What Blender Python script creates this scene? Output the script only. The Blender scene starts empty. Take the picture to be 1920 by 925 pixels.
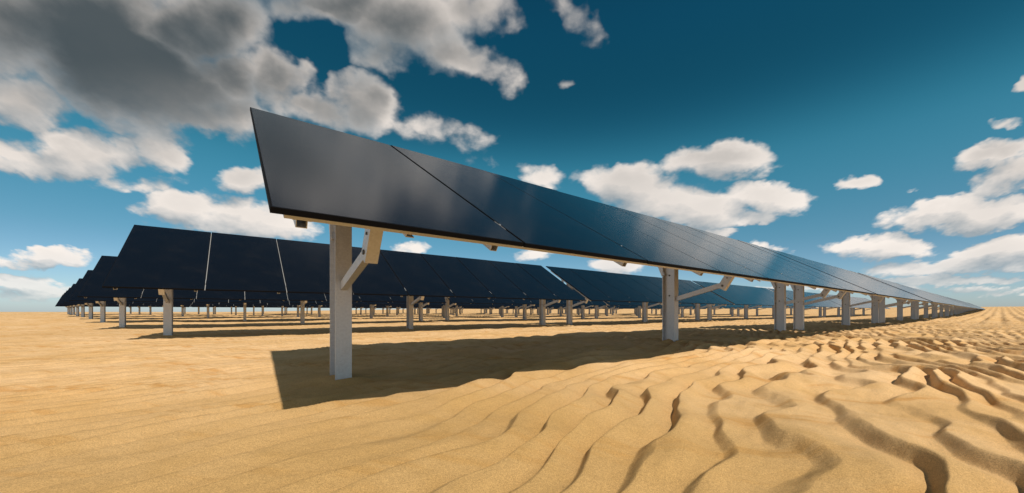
import bpy, bmesh, math, random
import numpy as np
from mathutils import Vector, Matrix

random.seed(7)
scene = bpy.context.scene
COL = scene.collection
R = math.radians

# ------------------------------------------------------------------ layout
F = 690.5                                   # focal length in pixels of a 1920 wide frame
CAM_H = 0.48
dX, dY = 0.7989, 0.6015                     # direction along the rows
nX, nY = -0.6015, 0.7989                    # horizontal direction across the rows, away from the camera
TILT = R(31.3)
CT, ST = math.cos(TILT), math.sin(TILT)
W, L = 1.122, 2.443                         # module width along the row, length up the slope
NMOD = 9
PERIOD = 10.32
D_LOW, Z_LOW = 1.5, 0.839                   # lower edge of the front row
D_POST = 2.957
PITCH, SHIFT = 6.13, -1.6
POSTS = [0.54, 5.08, 9.60]
SUN_H = Vector((0.4853, -0.8744))           # towards the sun, horizontal
SUN_EL = R(49)

def plan(D, s):
    return (D * nX + s * dX, D * nY + s * dY)

# ------------------------------------------------------------------ numpy noise
def _hash(ix, iy, seed):
    h = (ix.astype(np.int64) * 374761393 + iy.astype(np.int64) * 668265263 + seed * 974634777) & 0xFFFFFFFF
    h = ((h ^ (h >> 13)) * 1274126177) & 0xFFFFFFFF
    h = (h ^ (h >> 16)) & 0xFFFFFFFF
    return h
def gnoise(x, y, seed=0):
    ix = np.floor(x); iy = np.floor(y)
    fx = x - ix; fy = y - iy
    u = fx * fx * fx * (fx * (fx * 6 - 15) + 10); v = fy * fy * fy * (fy * (fy * 6 - 15) + 10)
    def g(ox, oy):
        a = _hash(ix + ox, iy + oy, seed) / 4294967296.0 * 2 * math.pi
        return np.cos(a) * (fx - ox) + np.sin(a) * (fy - oy)
    a = g(0, 0) * (1 - u) + g(1, 0) * u
    b = g(0, 1) * (1 - u) + g(1, 1) * u
    return (a * (1 - v) + b * v) * 1.5
def fbm(x, y, seed=0, octv=3):
    t = 0; a = 1.0; f = 1.0
    for i in range(octv):
        t = t + a * gnoise(x * f + 17.3 * i, y * f - 9.1 * i, seed + i); a *= .5; f *= 2.03
    return t
def sstep(a, b, x):
    t = np.clip((x - a) / (b - a), 0, 1)
    return t * t * (3 - 2 * t)

def prof(ph, steep=0.26):
    """asymmetric ripple: long rise, short steep fall; ph in periods, 0..1 high"""
    p = ph - np.floor(ph)
    up = p / (1 - steep); dn = (1 - p) / steep
    t = np.minimum(up, dn)
    return t * t * (3 - 2 * t) * .55 + t * .45

AZ = R(40)
rx_, ry_ = math.sin(AZ), math.cos(AZ)       # ridge direction of the near ripples
def ground_height(X, Y):
    D = X * nX + Y * nY; s = X * dX + Y * dY
    r = np.hypot(X, Y)
    # broad form
    z = 0.035 * fbm(X * .12, Y * .12, 3, 2) * sstep(3, 14, r)
    z = z - 0.045 * np.exp(-((X + 1.0) ** 2 + (Y - 2.0) ** 2) / 9.0)
    z = z + 0.0042 * np.clip(D - 6, 0, 60) * sstep(6, 30, D)
    hill = 1.75 + 1.35 * sstep(20, 177, D)
    z = z + hill * sstep(38, 165, s) * (1 - .0 * s)
    # near ripples
    a = X * rx_ + Y * ry_; b = -X * ry_ + Y * rx_    # b grows to the far left
    right = sstep(-0.62, 0.28, X / (np.abs(Y) + .6))
    right = right * (1 - .5 * sstep(2.6, 5.0, D))
    wl = .62
    wob = right * .58 + .42
    bb = b + wob * (.22 * gnoise(a * .55, b * .9, 11) + .10 * gnoise(a * 1.6, b * 2.2, 12) + .030 * gnoise(a * 3.8, b * 4.6, 13)) + .25 * gnoise(a * .13, b * .2, 14) - .15 * a * (1 - sstep(-.6, .9, X / (np.abs(Y) + 1.2)))
    am = np.clip(.86 + .85 * gnoise(a * .9, b * 1.9, 21), .15, 1.3)
    lam = .158
    near = (1 - .22 * sstep(6, 16, r)) * (.82 + .18 * sstep(1.2, 3.0, r))
    fade = 1 - sstep(35, 70, r)
    rip = prof(bb / lam, .24) * am
    bb2 = b + wob * (.20 * gnoise(a * .7 + 7, b * .9, 31) + .09 * gnoise(a * 2.0, b * 2.4, 32)) - .32 * a
    rip2 = prof(bb2 / .42, .24) * np.clip(.30 + 1.5 * gnoise(a * .9, b * .9, 33), 0, 1.2)
    big = fbm(a * .9, b * 1.8, 41, 2)
    z = z + fade * near * (rip * (.028 + .024 * right) + rip2 * (.005 + .007 * right) + big * (.004 + .005 * right))
    # sand drifted against the nearest posts
    for px_, py_ in POST_XY:
        q = np.nonzero((X - px_) ** 2 + (Y - py_) ** 2 < .3)[0]
        if len(q): z[q] += .035 * np.exp(-((X[q] - px_) ** 2 + (Y[q] - py_) ** 2) / .035) * (1 + .5 * gnoise(X[q] * 5, Y[q] * 5, 91))
    # small soft lumps everywhere
    z = z + (1 - sstep(12, 30, r)) * .0065 * fbm(a * 2.2, b * 6.0, 51, 3)
    # far furrows, parallel to the rows
    far = sstep(14, 34, r) * (1 - .8 * sstep(0, 6, D)) * (1 - sstep(150, 420, r))
    DD = D + .10 * gnoise(s * .12, D * .3, 61) + .04 * gnoise(s * .5, D * .8, 62)
    z = z + far * .125 * prof(DD / .58, .32) * (.7 + .5 * gnoise(s * .25, D * .6, 63))
    farb = sstep(8, 20, D) * sstep(10, 25, r) * (1 - sstep(100, 300, r))
    z = z + farb * .05 * fbm(s * .25, D * .8, 71, 3)
    return z
POST_XY = [plan(D_POST + PITCH * k, .09 + SHIFT * k + j * PERIOD + x) for k in range(3) for j in range(3) for x in POSTS]
def gh(x, y):
    return float(ground_height(np.array([x]), np.array([y]))[0])

# ------------------------------------------------------------------ node helpers
class NT:
    def __init__(s, tree): s.t = tree; s.n = tree.nodes; s.l = tree.links
    def new(s, typ, **kw):
        n = s.n.new(typ)
        for k, v in kw.items(): setattr(n, k, v)
        return n
    def put(s, sock, v):
        if isinstance(v, bpy.types.NodeSocket): s.l.new(v, sock)
        elif v is not None: sock.default_value = v
    def m(s, op, a, b=None, c=None, clamp=False):
        n = s.new('ShaderNodeMath', operation=op, use_clamp=clamp)
        s.put(n.inputs[0], a)
        if b is not None: s.put(n.inputs[1], b)
        if c is not None: s.put(n.inputs[2], c)
        return n.outputs[0]
    def vm(s, op, a, b=None, c=None, out=0):
        n = s.new('ShaderNodeVectorMath', operation=op)
        s.put(n.inputs[0], a)
        if b is not None: s.put(n.inputs[1], b)
        if c is not None: s.put(n.inputs[2], c)
        return n.outputs[out]
    def noise(s, vec, scale, detail=2, rough=.5, dim='3D', dist=0, color=False):
        n = s.new('ShaderNodeTexNoise', noise_dimensions=dim)
        if vec is not None: s.put(n.inputs['Vector'], vec)
        s.put(n.inputs['Scale'], scale); n.inputs['Detail'].default_value = detail
        n.inputs['Roughness'].default_value = rough; n.inputs['Distortion'].default_value = dist
        return n.outputs['Color' if color else 'Fac']
    def mapr(s, v, a, b, c=0., d=1., smooth=True):
        n = s.new('ShaderNodeMapRange'); n.interpolation_type = 'SMOOTHSTEP' if smooth else 'LINEAR'
        s.put(n.inputs[0], v)
        for i, x in enumerate((a, b, c, d)): s.put(n.inputs[i + 1], x)
        return n.outputs[0]
    def mix(s, f, a, b, blend='MIX'):
        n = s.new('ShaderNodeMix', data_type='RGBA', blend_type=blend)
        s.put(n.inputs[0], f)
        for sock, v in ((n.inputs[6], a), (n.inputs[7], b)):
            s.put(sock, (*v, 1) if isinstance(v, tuple) and len(v) == 3 else v)
        return n.outputs[2]
    def xyz(s, x, y, z):
        n = s.new('ShaderNodeCombineXYZ')
        for i, v in enumerate((x, y, z)): s.put(n.inputs[i], v)
        return n.outputs[0]
    def sep(s, v):
        n = s.new('ShaderNodeSeparateXYZ'); s.put(n.inputs[0], v); return n.outputs
    def bump(s, h, strength, dist, normal=None):
        n = s.new('ShaderNodeBump'); s.put(n.inputs['Strength'], strength); s.put(n.inputs['Distance'], dist)
        s.put(n.inputs['Height'], h)
        if normal is not None: s.put(n.inputs['Normal'], normal)
        return n.outputs[0]

def material(name):
    m = bpy.data.materials.new(name); m.use_nodes = True
    t = NT(m.node_tree); p = m.node_tree.nodes['Principled BSDF']
    return m, t, p

# ------------------------------------------------------------------ materials
def mat_sand():
    m, t, p = material('sand')
    co = t.new('ShaderNodeTexCoord').outputs['Object']
    big = t.noise(co, .9, 3, .55)
    mid = t.noise(co, 5.0, 3, .6)
    st = t.vm('MULTIPLY', co, (1, 1, 1))
    c = t.mix(t.mapr(big, .36, .66), (.71, .462, .238), (.64, .390, .170))
    c = t.mix(t.mapr(mid, .45, .75, 0, .45), c, (.50, .290, .105))
    rot = t.new('ShaderNodeMapping'); t.put(rot.inputs['Vector'], co); rot.inputs['Rotation'].default_value = (0, 0, -R(41)); rot.inputs['Scale'].default_value = (.8, 4.5, 1)
    strk = t.noise(rot.outputs[0], 1.3, 4, .6)
    c = t.mix(t.mapr(strk, .53, .70, 0, .75), c, (.54, .265, .080))
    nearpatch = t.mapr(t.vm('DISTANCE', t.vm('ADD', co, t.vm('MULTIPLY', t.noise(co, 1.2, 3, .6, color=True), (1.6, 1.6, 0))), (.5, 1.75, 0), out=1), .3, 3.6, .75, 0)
    c = t.mix(nearpatch, c, (.40, .240, .080))  # deeper golden sand near the camera, with lens vignetting painted into its colour
    grain = t.noise(co, 330, 2, .7)
    gr2 = t.noise(co, 120, 2, .6)
    k = t.m('ADD', t.mapr(grain, .3, .7, .66, 1.34, False), t.mapr(gr2, .3, .7, -.09, .09, False))
    c = t.mix(1.0, c, t.xyz(k, k, k), 'MULTIPLY')
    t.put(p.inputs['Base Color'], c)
    p.inputs['Roughness'].default_value = .95
    p.inputs['Specular IOR Level'].default_value = .15
    b1 = t.bump(t.noise(co, 14, 3, .6), .35, .02)
    b2 = t.bump(grain, .55, .004, b1)
    t.put(p.inputs['Normal'], b2)
    return m

def mat_glass():
    m, t, p = material('dark_solar_glass')
    co = t.new('ShaderNodeTexCoord').outputs['Object']
    x, y, z = t.sep(co)
    # fine printed cell lines running along the module
    ln = t.m('SINE', t.m('MULTIPLY', y, 2 * math.pi / .0125))
    line = t.mapr(ln, .55, .95, 0, 1)
    dust = t.noise(co, 2.2, 5, .62)
    c = t.mix(t.m('MULTIPLY', line, .5), (.004, .005, .008), (.009, .011, .016))
    # active area ends a little inside the glass
    ex = t.m('MINIMUM', x, t.m('SUBTRACT', W - .02, x)); ey = t.m('MINIMUM', y, t.m('SUBTRACT', L, y))
    edge = t.mapr(t.m('MINIMUM', ex, ey), .030, .036, 1, 0)
    c = t.mix(t.m('MULTIPLY', edge, .45), c, (.006, .007, .010))
    c = t.mix(t.mapr(dust, .45, .8, 0.0, .018), c, (.30, .24, .16))
    t.put(p.inputs['Base Color'], c)
    t.put(p.inputs['Roughness'], t.mapr(dust, .3, .75, .150, .165))
    p.inputs['IOR'].default_value = 1.72
    wav = t.noise(co, 1.4, 2, .5)
    b = t.bump(wav, .012, .02)
    b = t.bump(line, .12, .0006, b)
    t.put(p.inputs['Normal'], b)
    return m

def mat_black():
    m, t, p = material('black_anodised_frame')
    co = t.new('ShaderNodeTexCoord').outputs['Object']
    d = t.noise(co, 30, 3, .6)
    t.put(p.inputs['Base Color'], t.mix(t.mapr(d, .4, .8, 0, .3), (.004, .004, .005), (.008, .007, .007)))
    p.inputs['Specular IOR Level'].default_value = .10; p.inputs['Roughness'].default_value = .7
    return m

def mat_steel():
    m, t, p = material('galvanised_steel')
    co = t.new('ShaderNodeTexCoord').outputs['Object']
    v = t.new('ShaderNodeTexVoronoi'); t.put(v.inputs['Vector'], co); v.inputs['Scale'].default_value = 85
    sp = t.sep(v.outputs['Color'])[0]
    d = t.noise(co, 6, 4, .6)
    c = t.mix(sp, (.56, .58, .62), (.64, .66, .70))
    zz = t.sep(co)[2]
    c = t.mix(t.mapr(d, .5, .8, 0, .18), c, (.38, .32, .25))
    t.put(p.inputs['Base Color'], c)
    p.inputs['Metallic'].default_value = .5
    t.put(p.inputs['Roughness'], t.mapr(sp, 0, 1, .38, .52, False))
    t.put(p.inputs['Normal'], t.bump(d, .08, .01))
    return m

def mat_bolt():
    m, t, p = material('dark_bolt')
    p.inputs['Base Color'].default_value = (.12, .115, .11, 1)
    p.inputs['Metallic'].default_value = .7; p.inputs['Roughness'].default_value = .5
    co = t.new('ShaderNodeTexCoord').outputs['Object']
    t.put(p.inputs['Normal'], t.bump(t.noise(co, 200, 2), .2, .001))
    return m

def mat_clamp():
    m, t, p = material('bright_clamp')
    co = t.new('ShaderNodeTexCoord').outputs['Object']
    t.put(p.inputs['Base Color'], t.mix(t.noise(co, 60, 2), (.42, .42, .42), (.55, .55, .55)))
    p.inputs['Metallic'].default_value = .25; p.inputs['Roughness'].default_value = .4
    return m
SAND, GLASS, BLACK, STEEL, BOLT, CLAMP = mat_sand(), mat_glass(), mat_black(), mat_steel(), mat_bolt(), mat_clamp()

# ------------------------------------------------------------------ ground sheet
def build_ground():
    front = np.linspace(R(-72), R(72), 1500)            # azimuth from +Y to the right
    rest = np.linspace(R(72), R(288), 160)[1:-1]
    az = np.concatenate([front, rest]); na = len(az)
    rr = np.concatenate([np.geomspace(.3, 60, 900), np.geomspace(60, 260, 150)[1:], np.geomspace(260, 4000, 70)[1:]]); nr = len(rr)
    A, Q = np.meshgrid(az, rr)
    X = Q * np.sin(A); Y = Q * np.cos(A)
    Z = ground_height(X.ravel(), Y.ravel()).reshape(X.shape)
    co = np.stack([X.ravel(), Y.ravel(), Z.ravel()], 1)
    cz = gh(0, 0)
    co = np.vstack([co, [[0, 0, cz]]])
    i = np.arange(nr - 1)[:, None] * na; j = np.arange(na)[None, :]; j2 = (j + 1) % na
    quads = np.stack([i + j, i + j2, i + na + j2, i + na + j], -1).reshape(-1, 4)[:, ::-1]
    tris = np.stack([np.full(na, nr * na), np.arange(na), (np.arange(na) + 1) % na], 1)[:, ::-1]
    me = bpy.data.meshes.new('sand_ground')
    nq, nt = len(quads), len(tris)
    me.vertices.add(len(co)); me.vertices.foreach_set('co', co.ravel())
    loops = np.concatenate([quads.ravel(), tris.ravel()])
    me.loops.add(len(loops)); me.loops.foreach_set('vertex_index', loops)
    me.polygons.add(nq + nt)
    start = np.concatenate([np.arange(nq) * 4, nq * 4 + np.arange(nt) * 3])
    me.polygons.foreach_set('loop_start', start)
    me.polygons.foreach_set('use_smooth', np.ones(nq + nt, dtype=bool))
    me.update(calc_edges=True); me.validate()
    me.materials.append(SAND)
    o = bpy.data.objects.new('sand_ground', me); COL.objects.link(o)
    if sum(p.normal.z for p in list(me.polygons)[:50]) < 0: me.flip_normals()
    o['kind'] = 'structure'
    return o
build_ground()

# ------------------------------------------------------------------ table building
# local frame of a table: x along the row, y across (away from the camera), z up, origin on the ground under the lower left corner
def slope(x, t, h=0.):
    """point at x along the row, t up the slope from the lower edge, h above (+) / below (-) the glass plane"""
    return Vector((x, t * CT - h * ST, Z_LOW + t * ST + h * CT))
def add_box(bm, o, ax, ay, az, mi=0, bevel=0.):
    """box from corner o with edge vectors ax ay az"""
    v = [bm.verts.new(o + ax * i + ay * j + az * k) for k in (0, 1) for j in (0, 1) for i in (0, 1)]
    fs = [(0, 2, 3, 1), (4, 5, 7, 6), (0, 1, 5, 4), (2, 6, 7, 3), (0, 4, 6, 2), (1, 3, 7, 5)]
    out = []
    for f in fs:
        fc = bm.faces.new([v[i] for i in f]); fc.material_index = mi; out.append(fc)
    if bevel:
        es = list({e for f in out for e in f.edges})
        bmesh.ops.bevel(bm, geom=es, offset=bevel, segments=1, affect='EDGES', profile=.5)
def add_prof(bm, pts, o, ux, uy, axis, mi=0):
    """extrude the closed 2D outline pts (in ux, uy) along axis"""
    a = [bm.verts.new(o + ux * x + uy * y) for x, y in pts]
    b = [bm.verts.new(o + ux * x + uy * y + axis) for x, y in pts]
    n = len(pts)
    for i in range(n):
        bm.faces.new([a[i], a[(i + 1) % n], b[(i + 1) % n], b[i]]).material_index = mi
    bm.faces.new(a[::-1]).material_index = mi; bm.faces.new(b).material_index = mi
def i_prof(w, d, tf, tw):
    return [(-w/2, -d/2), (w/2, -d/2), (w/2, -d/2+tf), (tw/2, -d/2+tf), (tw/2, d/2-tf), (w/2, d/2-tf), (w/2, d/2), (-w/2, d/2), (-w/2, d/2-tf), (-tw/2, d/2-tf), (-tw/2, -d/2+tf), (-w/2, -d/2+tf)]
def c_prof(w, d, t):
    """channel, web at x=0, open towards +x"""
    return [(0, 0), (w, 0), (w, t), (t, t), (t, d - t), (w, d - t), (w, d), (0, d)]
def hat_prof(w, d, t, lip):
    return [(-w/2-lip, 0), (-w/2, 0), (-w/2, -d+t), (w/2, -d+t), (w/2, 0), (w/2+lip, 0), (w/2+lip, -t), (w/2+t, -t), (w/2+t, -d), (-w/2-t, -d), (-w/2-t, -t), (-w/2-lip, -t)]
def cyl(bm, c, axis, r, h, mi=0, seg=6):
    q = axis.normalized().to_track_quat('Z', 'Y').to_matrix().to_4x4()
    res = bmesh.ops.create_cone(bm, cap_ends=True, segments=seg, radius1=r, radius2=r, depth=h, matrix=Matrix.Translation(c) @ q)
    for v in res['verts']:
        for f in v.link_faces: f.material_index = mi
def mesh(name, fn, mats):
    bm = bmesh.new(); fn(bm); bmesh.ops.recalc_face_normals(bm, faces=bm.faces)
    me = bpy.data.meshes.new(name); bm.to_mesh(me); bm.free()
    for m in mats: me.materials.append(m)
    return me
UX = Vector((1, 0, 0)); US = Vector((0, CT, ST)); UN = Vector((0, -ST, CT)); UZ = Vector((0, 0, 1)); UY = Vector((0, 1, 0))
GAP = .013

def panel_fn(bm):
    # frame ring (black) with the glass sheet inside it, in slope space with origin at the module's lower left corner
    w = W - GAP; fw = .007; th = .022
    for o, a, b in ((Vector((0, 0, -th)), Vector((w, 0, 0)), Vector((0, fw, 0))), (Vector((0, L - fw, -th)), Vector((w, 0, 0)), Vector((0, fw, 0))),
                    (Vector((0, fw, -th)), Vector((fw, 0, 0)), Vector((0, L - 2 * fw, 0))), (Vector((w - fw, fw, -th)), Vector((fw, 0, 0)), Vector((0, L - 2 * fw, 0)))):
        add_box(bm, o, a, b, Vector((0, 0, th)), 1)
    add_box(bm, Vector((fw, fw, -.0054)), Vector((w - 2 * fw, 0, 0)), Vector((0, L - 2 * fw, 0)), Vector((0, 0, .006)), 0)
ME_PANEL = mesh('solar_panel', panel_fn, [GLASS, BLACK])
H0 = -.022                                   # underside of the module frames
PUR = .032                                   # purlin depth
def purlin_fn(t0):
    def fn(bm):
        add_prof(bm, c_prof(.05, PUR, .005), slope(.055, t0, H0 - .006) , US, -UN, UX * (NMOD * W - .11))
    return fn
ME_PUR1 = mesh('purlin', purlin_fn(.075), [STEEL])
ME_PUR2 = mesh('purlin', purlin_fn(1.42), [STEEL])
H1 = H0 - PUR - .008
def rail_fn(bm):                             # cross rail under the purlins, upslope, origin at lower left corner of table
    add_prof(bm, hat_prof(.034, .032, .003, .016), slope(0, .085, H1), UX, UN, US * (L - .30))
ME_RAIL = mesh('cross_rail', rail_fn, [STEEL])
def rafter_fn(bm):
    add_prof(bm, c_prof(.045, .085, .005), slope(.061, .28, H1), UX, -UN, US * (L - .55))
    for tt in (.52, 1.35, 1.75):
        cyl(bm, slope(.0615, tt, H1 - .04), UX, .011, .012, 1)
ME_RAFTER = mesh('rafter', rafter_fn, [STEEL, BOLT])
PY = D_POST - D_LOW                           # post offset across the row
ZT = Z_LOW + PY * math.tan(TILT) + (H1 - .02) / CT
def post_fn(bm):
    d = .19
    prof_ = i_prof(.112, d, .009, .008)
    a = [bm.verts.new((x, PY + y, -.45)) for x, y in prof_]
    b = [bm.verts.new((x, PY + y, ZT + y * math.tan(TILT) - .04)) for x, y in prof_]
    n = len(a)
    for i in range(n): bm.faces.new([a[i], a[(i+1) % n], b[(i+1) % n], b[i]])
    bm.faces.new(a[::-1]); bm.faces.new(b)
    for z in (.72, 1.02, 1.30):
        cyl(bm, Vector((-.006, PY + .01, z)), UX, .013, .014, 1)
ME_POST = mesh('post', post_fn, [STEEL, BOLT])
HB = slope(0, .60, H1 - .005); HE = HB - UN * .36           # hanger from the rafter, square to the panels
def hanger_fn(bm):
    add_prof(bm, c_prof(.072, .098, .006), HB + UX * (-.035) - US * .05, UX, US, -UN * .36)
    cyl(bm, HE + UN * .045 + UX * (-.035), UX, .015, .014, 1)
    for k in (.16, .21): cyl(bm, HE + UN * k + UX * (-.035), UX, .009, .012, 1)
ME_HANGER = mesh('hanger_bracket', hanger_fn, [STEEL, BOLT])
def strut(p0, p1, w, d, x0):
    def fn(bm):
        ax = (p1 - p0); u = ax.normalized(); v = UX.cross(u)
        add_prof(bm, c_prof(w, d, .005), p0 + UX * x0 - v * d / 2, UX, v, ax)
    return fn
ME_BRACE = mesh('brace', strut(Vector((0, PY - .085, .665)), Vector((0, HE.y - .02, HE.z + .055)), .045, .062, -.020), [STEEL])
ME_REAR = mesh('rear_strut', strut(Vector((0, PY + .085, 1.02)), slope(0, 2.18, H1 - .02), .04, .05, -.050), [STEEL])
def clamp_fn(bm):
    add_box(bm, Vector((.003, 0, -.024)), Vector((GAP - .006, 0, 0)), Vector((0, .13, 0)), Vector((0, 0, .0225)), 0)
    cyl(bm, Vector((GAP / 2, .065, .001)), UZ, .006, .006, 0)
ME_CLAMP = mesh('clamp', clamp_fn, [CLAMP])
def strip_fn(bm):
    add_box(bm, slope(-.024, .012, H0 - .0035) - US * 0, UX * .048, US * (L - .024), UN * .0025)
ME_STRIP = mesh('joint_strip', strip_fn, [CLAMP])
SLOPE_M = Matrix(((1, 0, 0, 0), (0, CT, -ST, 0), (0, ST, CT, Z_LOW), (0, 0, 0, 1)))

def part(name, me, parent, M=None):
    o = bpy.data.objects.new(name, me); COL.objects.link(o); o.parent = parent
    if M is not None: o.matrix_local = M
    return o
YAW = math.atan2(dY, dX)
def make_table(detail):
    root = bpy.data.objects.new('solar_table', None); COL.objects.link(root)
    root.empty_display_size = .3
    for i in range(NMOD):
        jit = Matrix.Rotation(R(random.uniform(-.12, .12)), 4, 'X') @ Matrix.Rotation(R(random.uniform(-.10, .10)), 4, 'Y')
        part('solar_panel', ME_PANEL, root, SLOPE_M @ Matrix.Translation((i * W + GAP / 2, 0, 0)) @ jit)
    if not detail:
        for i in range(1, NMOD): part('joint_strip', ME_STRIP, root, Matrix.Translation((i * W, 0, 0)))
    part('purlin', ME_PUR1, root); part('purlin', ME_PUR2, root)
    for i in range(NMOD + 1):
        x = .115 if i == 0 else i * W - .115
        if detail: part('cross_rail', ME_RAIL, root, Matrix.Translation((x, 0, 0)))
    if detail:
        for i in range(1, NMOD):
            part('joint_strip', ME_STRIP, root, Matrix.Translation((i * W, 0, 0)))
            for t in (.20,):
                part('clamp', ME_CLAMP, root, SLOPE_M @ Matrix.Translation((i * W - GAP / 2, t, 0)))
    for x in POSTS:
        M = Matrix.Translation((x, 0, 0))
        part('post', ME_POST, root, M)
        part('hanger_bracket', ME_HANGER, root, M)
        part('brace', ME_BRACE, root, M)
        if detail:
            part('rafter', ME_RAFTER, root, M)
            part('rear_strut', ME_REAR, root, M)
    return root
def copy_table(src):
    r = src.copy(); COL.objects.link(r)
    for ch in list(src.children):
        c = ch.copy(); COL.objects.link(c); c.parent = r
    return r
ORD = ['first', 'second', 'third', 'fourth', 'fifth', 'sixth', 'seventh', 'eighth', 'ninth', 'tenth', 'eleventh', 'twelfth']
def label_for(k, j, n):
    row = 'the front row' if k == 0 else ('the last row at the back' if k == 9 else 'the %s row from the front' % ORD[k])
    if k == 0 and j == 0: return 'large dark table of tilted solar panels nearest the camera, first in the front row'
    if j == 0: return 'dark solar table at the left end of %s' % row
    if j == n - 1: return 'small distant solar table at the far right end of %s' % row
    tone = 'blue reflecting' if k == 0 else ('dark blue' if j > 1 else 'dark')
    return '%s solar table, %s from the left end in %s' % (tone, ORD[j], row)
ROWG = 'solar tables standing in parallel rows on the sand'
protos = {}
for k in range(10):
    n = 11 if k == 0 else 6
    for j in range(n):
        det = (k == 0 and j < 5) or (k in (1, 2) and j < 4)
        if det not in protos: protos[det] = make_table(det); root = protos[det]
        else: root = copy_table(protos[det])
        s0 = .09 + SHIFT * k + j * PERIOD + (0 if (k, j) == (0, 0) else random.uniform(-.01, .01)); D0 = D_LOW + PITCH * k
        x, y = plan(D0, s0)
        dz = (.0 if k < 2 else .024 * (k - 1)) + (random.uniform(-.01, .01) if j else 0)
        root.location = (x, y, dz)
        root.rotation_euler = (0, 0, YAW + (R(random.uniform(-.06, .06)) if j else 0))
        root['label'] = label_for(k, j, n); root['category'] = 'solar table'; root['group'] = ROWG

# ------------------------------------------------------------------ sky and clouds (world)
world = bpy.data.worlds.new('World'); scene.world = world; world.use_nodes = True
wt = NT(world.node_tree); wt.n.clear()

BLOBS = [  # px, py, rx, ry, rotation (deg), weight ; read as directions of the real sky
 (60, 40, 330, 150, 0, 1.3), (200, 120, 290, 120, -22, 1.45), (390, 50, 150, 100, 8, 1.1), (420, 140, 100, 60, -20, .9), (360, 210, 130, 48, -16, .95), (40, 190, 150, 60, 0, .8),
 (110, 290, 200, 52, -2, 1.0), (300, 285, 66, 50, -30, .75), (440, 210, 60, 40, 0, .7),
 (530, 150, 90, 66, -30, .95), (600, 205, 90, 50, -14, .95), (685, 195, 74, 60, -10, 1.0), (655, 160, 40, 30, 0, .6),
 (640, 20, 150, 55, 0, 1.0), (760, 50, 140, 90, 0, 1.05), (850, 105, 130, 44, -8, .95), (925, 125, 60, 34, -20, .7), (890, 30, 90, 50, 0, .85), (730, 110, 80, 36, 0, .7), (960, 150, 26, 30, -40, .4),
 (1068, 42, 62, 30, -55, .42), (800, 238, 60, 34, 0, .42), (885, 276, 70, 34, -30, .36), (1062, 155, 26, 14, 20, .45), (1010, 330, 48, 24, -8, .44),
 (345, 392, 100, 42, 0, .85), (450, 335, 66, 28, 4, .65), (480, 412, 130, 36, -6, .75), (250, 345, 120, 18, 0, .35),
 (60, 487, 130, 20, 0, .65), (30, 533, 70, 16, 0, .65), (110, 548, 120, 18, 0, .55),
 (1345, 305, 125, 36, 2, .95), (1205, 352, 112, 46, -8, .95), (1270, 380, 135, 46, -6, .95), (1445, 372, 82, 36, -6, .95), (1410, 408, 50, 12, 10, .5),
 (1340, 436, 40, 10, 0, .55), (1450, 464, 55, 12, -6, .65), (1150, 500, 62, 20, -6, .7), (770, 466, 46, 13, -4, .6), (990, 476, 40, 12, -4, .5),
 (1605, 343, 42, 20, 4, .68), (1702, 356, 22, 6, 20, .45), (1885, 233, 40, 10, 12, .42), (1920, 155, 30, 16, 20, .55), (1880, 290, 80, 26, 14, .75), (1910, 330, 90, 36, 20, .7),
 (1810, 400, 175, 36, 5, .98), (1660, 468, 125, 26, 3, .85), (1880, 470, 120, 26, 8, .85), (1790, 498, 190, 20, 3, .7), (1760, 525, 160, 10, 0, .55), (1690, 500, 60, 14, 0, .5), (1600, 540, 200, 8, 0, .4), (1850, 545, 150, 8, 0, .35),
 (500, -150, 400, 170, -5, 1.2), (2500, 420, 260, 50, 0, .9), (-500, 350, 380, 90, 0, 1.0),  # unseen clouds outside the frame; the upper one added to lighten panel reflections
]
HOLES = [(590, 85, 75, 45, -40, .5), (430, 262, 50, 18, -10, .4)]
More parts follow.
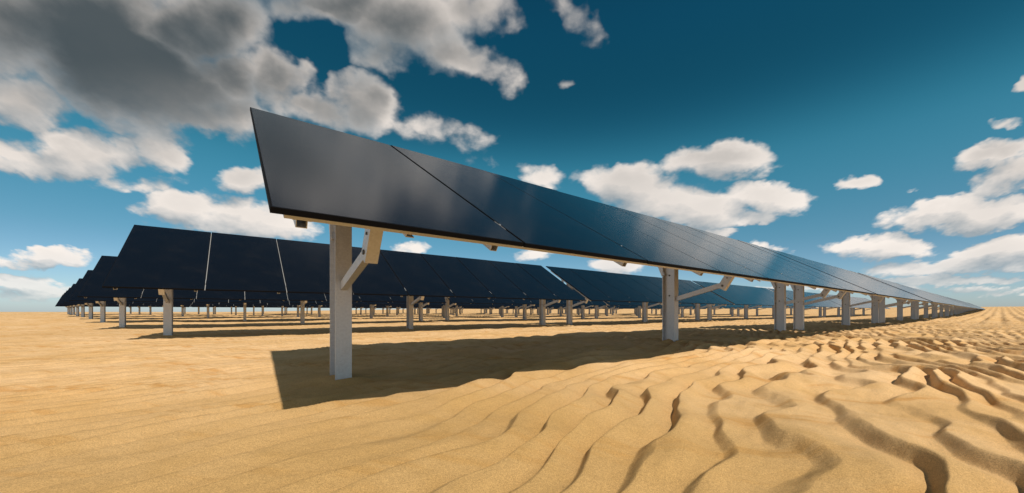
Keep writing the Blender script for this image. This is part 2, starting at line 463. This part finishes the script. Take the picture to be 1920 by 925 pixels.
def cloud_group():
    g = bpy.data.node_groups.new('cloud_density', 'ShaderNodeTree')
    g.interface.new_socket('P', in_out='INPUT', socket_type='NodeSocketVector')
    g.interface.new_socket('D', in_out='OUTPUT', socket_type='NodeSocketFloat')
    t = NT(g); gi = t.new('NodeGroupInput'); go = t.new('NodeGroupOutput')
    P = gi.outputs[0]
    px, py, _ = t.sep(P)
    # perspective of a cloud deck, softened towards the horizon
    inv = t.m('DIVIDE', 1.0, t.m('ADD', t.m('MAXIMUM', py, 0), .42))
    vpos = t.m('MAXIMUM', py, 0)
    Q = t.xyz(t.m('MULTIPLY', px, t.m('DIVIDE', 1.4, t.m('ADD', vpos, .9))), t.m('DIVIDE', -1.6, t.m('ADD', vpos, .6)), 0.0)
    w1 = t.vm('SUBTRACT', t.noise(Q, 3.2, 4, .6, '2D', color=True), (.5, .5, .5))
    w2 = t.vm('SUBTRACT', t.noise(Q, 13.0, 3, .6, '2D', color=True), (.5, .5, .5))
    sc = t.m('DIVIDE', 1.0, t.m('ADD', inv, .15))
    PW = t.vm('ADD', P, t.vm('MULTIPLY', w1, t.xyz(t.m('MULTIPLY', sc, .16), t.m('MULTIPLY', sc, .11), 0)))
    PW = t.vm('ADD', PW, t.vm('MULTIPLY', w2, t.xyz(t.m('MULTIPLY', sc, .05), t.m('MULTIPLY', sc, .045), 0)))
    best = None
    for (bx, by, rx, ry, rot, wgt) in BLOBS:
        mp = t.new('ShaderNodeMapping', vector_type='TEXTURE')
        mp.inputs['Location'].default_value = ((bx - 960) / F, (585 - by) / F, 0)
        mp.inputs['Rotation'].default_value = (0, 0, R(rot))
        mp.inputs['Scale'].default_value = (rx / F, ry / F, 1)
        PWi = PW if best is None else t.vm('MULTIPLY_ADD', best, (1e-7, 1e-7, 0.), PW)   # keeps the evaluation in order
        t.put(mp.inputs['Vector'], PWi)
        d2 = t.vm('DOT_PRODUCT', mp.outputs[0], mp.outputs[0], out=1)
        v = t.m('MULTIPLY_ADD', d2, -wgt, wgt)          # wgt * (1 - r^2)
        best = v if best is None else t.m('SMOOTH_MAX', best, v, .12)
    for (bx, by, rx, ry, rot, wgt) in HOLES:
        mp = t.new('ShaderNodeMapping', vector_type='TEXTURE')
        mp.inputs['Location'].default_value = ((bx - 960) / F, (585 - by) / F, 0)
        mp.inputs['Rotation'].default_value = (0, 0, R(rot)); mp.inputs['Scale'].default_value = (rx / F, ry / F, 1)
        t.put(mp.inputs['Vector'], t.vm('MULTIPLY_ADD', best, (1e-7, 1e-7, 0.), PW))
        d2 = t.vm('DOT_PRODUCT', mp.outputs[0], mp.outputs[0], out=1)
        best = t.m('SUBTRACT', best, t.m('MAXIMUM', t.m('MULTIPLY_ADD', d2, -wgt, wgt), 0.))
    best = t.m('MAXIMUM', best, -.9)
    g.interface.new_socket('S', in_out='OUTPUT', socket_type='NodeSocketFloat')
    n1 = t.noise(Q, 5.0, 8, .54, '2D')
    n2 = t.noise(t.vm('ADD', Q, (7.3, 2.1, 0)), 1.6, 3, .5, '2D')
    d = t.m('ADD', best, t.m('MULTIPLY', t.m('SUBTRACT', n1, .52), 1.9))
    vo = t.new('ShaderNodeTexVoronoi', voronoi_dimensions='2D', feature='SMOOTH_F1', normalize=True)
    t.put(vo.inputs['Vector'], t.vm('ADD', Q, t.vm('MULTIPLY', w2, (.05, .05, 0)))); vo.inputs['Scale'].default_value = 11; vo.inputs['Detail'].default_value = 2.5; vo.inputs['Roughness'].default_value = .55
    vo.inputs['Smoothness'].default_value = .35
    d = t.m('ADD', d, t.m('MULTIPLY', t.m('SUBTRACT', .42, vo.outputs['Distance']), .85))
    d = t.m('ADD', d, t.m('MULTIPLY', t.m('SUBTRACT', n2, .5), .5))
    t.put(go.inputs[0], d)
    t.put(go.inputs[1], t.m('ADD', t.m('MULTIPLY', best, 1.0), t.m('ADD', t.m('MULTIPLY', t.m('SUBTRACT', n2, .5), 1.6), t.m('MULTIPLY', t.m('SUBTRACT', n1, .52), .75))))
    return g
CG = cloud_group()
def dens(P):
    n = wt.new('ShaderNodeGroup'); n.node_tree = CG; wt.put(n.inputs[0], P); return n.outputs

sky = wt.new('ShaderNodeTexSky', sky_type='NISHITA')
sky.sun_disc = False; sky.sun_elevation = SUN_EL
sky.sun_rotation = math.atan2(SUN_H.x, SUN_H.y)
sky.altitude = 300; sky.air_density = 1.0; sky.dust_density = .6; sky.ozone_density = 3.0
gen = wt.new('ShaderNodeTexCoord').outputs['Generated']
gx, gy, gz = wt.sep(gen)
yy = wt.m('MAXIMUM', gy, .08)
P = wt.xyz(wt.m('DIVIDE', gx, yy), wt.m('DIVIDE', gz, yy), 0.)
d0, s0_ = dens(P)
d1, s1_ = dens(wt.vm('MULTIPLY_ADD', d0, (1e-7, 1e-7, 0.), wt.vm('MULTIPLY_ADD', (.040, .062, 0), wt.m('ADD', .45, wt.m('DIVIDE', gz, yy)), P)))
infront = wt.mapr(gy, .10, .25)
# elsewhere in the sky: unseen noise cloud, cover thickened to warm the shadows
gzc = wt.m('MAXIMUM', gz, .04)
Qb = wt.xyz(wt.m('DIVIDE', gx, wt.m('ADD', gzc, .2)), wt.m('DIVIDE', gy, wt.m('ADD', gzc, .2)), 0.)
db = wt.m('MULTIPLY', wt.m('SUBTRACT', wt.noise(Qb, 1.1, 7, .58, '2D'), .43), 4.0)
D0 = wt.m('ADD', wt.m('MULTIPLY', d0, infront), wt.m('MULTIPLY', db, wt.m('SUBTRACT', 1.0, infront)))
alpha = wt.mapr(D0, .02, wt.m('ADD', .42, wt.m('MULTIPLY', .7, wt.m('MAXIMUM', gz, 0))))
alpha = wt.m('MULTIPLY', alpha, wt.mapr(gz, .0, .03))
relief = wt.m('MULTIPLY', wt.m('SUBTRACT', d0, d1), infront)
vv = wt.m('DIVIDE', gz, yy)
lit = wt.m('ADD', .56, wt.m('ADD', wt.m('MULTIPLY', relief, .50), wt.m('MULTIPLY', wt.m('MULTIPLY', wt.m('SUBTRACT', s0_, s1_), infront), .42)), clamp=True)
thick = wt.mapr(s0_, .25, 1.25)
over = wt.m('ADD', .18, wt.m('MULTIPLY', .80, wt.mapr(vv, .26, .70)))
core = wt.m('MULTIPLY', thick, over)
bright = wt.mix(lit, (.35, .41, .45), (.98, .90, .83))
ccol = wt.mix(core, bright, (.095, .125, .142))
SKYK = .085
cr = wt.new('ShaderNodeValToRGB'); wt.put(cr.inputs[0], gz)
cr.color_ramp.interpolation = 'B_SPLINE'
TS = [(0., (1.0, 1.15, 1.45)), (.06, (.92, 1.12, 1.28)), (.16, (.54, .84, .85)), (.33, (.36, 1.26, 1.06)), (.43, (.09, .56, .54)), (.53, (.07, .50, .48)), (.63, (.06, .56, .58)), (.80, (.07, .30, .32))]
els = cr.color_ramp.elements
while len(els) < len(TS): els.new(.5)
for e, (p_, c_) in zip(els, TS): e.position = p_
for e, (p_, c_) in zip(els, TS): e.color = (c_[0] / 2, c_[1] / 2, c_[2] / 2, 1)
tint = wt.mix(1.0, cr.outputs[0], (2., 2., 2.), 'MULTIPLY')
skyc = wt.mix(1.0, sky.outputs[0], tint, 'MULTIPLY')
# clouds darkened with height, restored above the frame for panel reflections, scaled to background strength
ccol = wt.mix(wt.m('MULTIPLY', infront, wt.m('SUBTRACT', wt.mapr(vv, .15, .70, 0, .30), wt.mapr(vv, .86, 1.15, 0, .26))), ccol, (0., 0., 0.))
ccs = wt.mix(1.0, ccol, (1 / SKYK, 1 / SKYK, 1 / SKYK), 'MULTIPLY')
alpha = wt.m('MULTIPLY', alpha, wt.mapr(vv, .0, .20, .62, 1.0))       # low clouds sink into the hazy air
out = wt.mix(alpha, skyc, ccs)
bg = wt.new('ShaderNodeBackground'); wt.put(bg.inputs[0], out); bg.inputs[1].default_value = SKYK
wo = wt.new('ShaderNodeOutputWorld'); wt.l.new(bg.outputs[0], wo.inputs[0])
world.cycles.sampling_method = 'MANUAL'; world.cycles.sample_map_resolution = 512

# ------------------------------------------------------------------ sun
sl = bpy.data.lights.new('sun', 'SUN'); sl.energy = 4.35; sl.angle = R(.8); sl.color = (1, .93, .82)
so = bpy.data.objects.new('sun', sl); COL.objects.link(so)
sv = Vector((SUN_H.x * math.cos(SUN_EL), SUN_H.y * math.cos(SUN_EL), math.sin(SUN_EL)))
so.rotation_euler = sv.to_track_quat('Z', 'Y').to_euler(); so.location = (8, -12, 15)

# ------------------------------------------------------------------ camera
cam = bpy.data.cameras.new('camera'); co_ = bpy.data.objects.new('camera', cam); COL.objects.link(co_)
cam.sensor_width = 36; cam.lens = 36 * F / 1920; cam.shift_y = (585 - 462.5) / 1920
cam.clip_start = .02; cam.clip_end = 9000
co_.location = (0, 0, CAM_H); co_.rotation_euler = (R(90), 0, 0)
scene.camera = co_

vs = scene.view_settings
vs.view_transform = 'Standard'; vs.look = 'None'; vs.gamma = 1; vs.exposure = 0; vs.use_curve_mapping = False
scene.cycles.use_denoising = True
scene.cycles.max_bounces = 7; scene.cycles.diffuse_bounces = 5; scene.cycles.glossy_bounces = 3
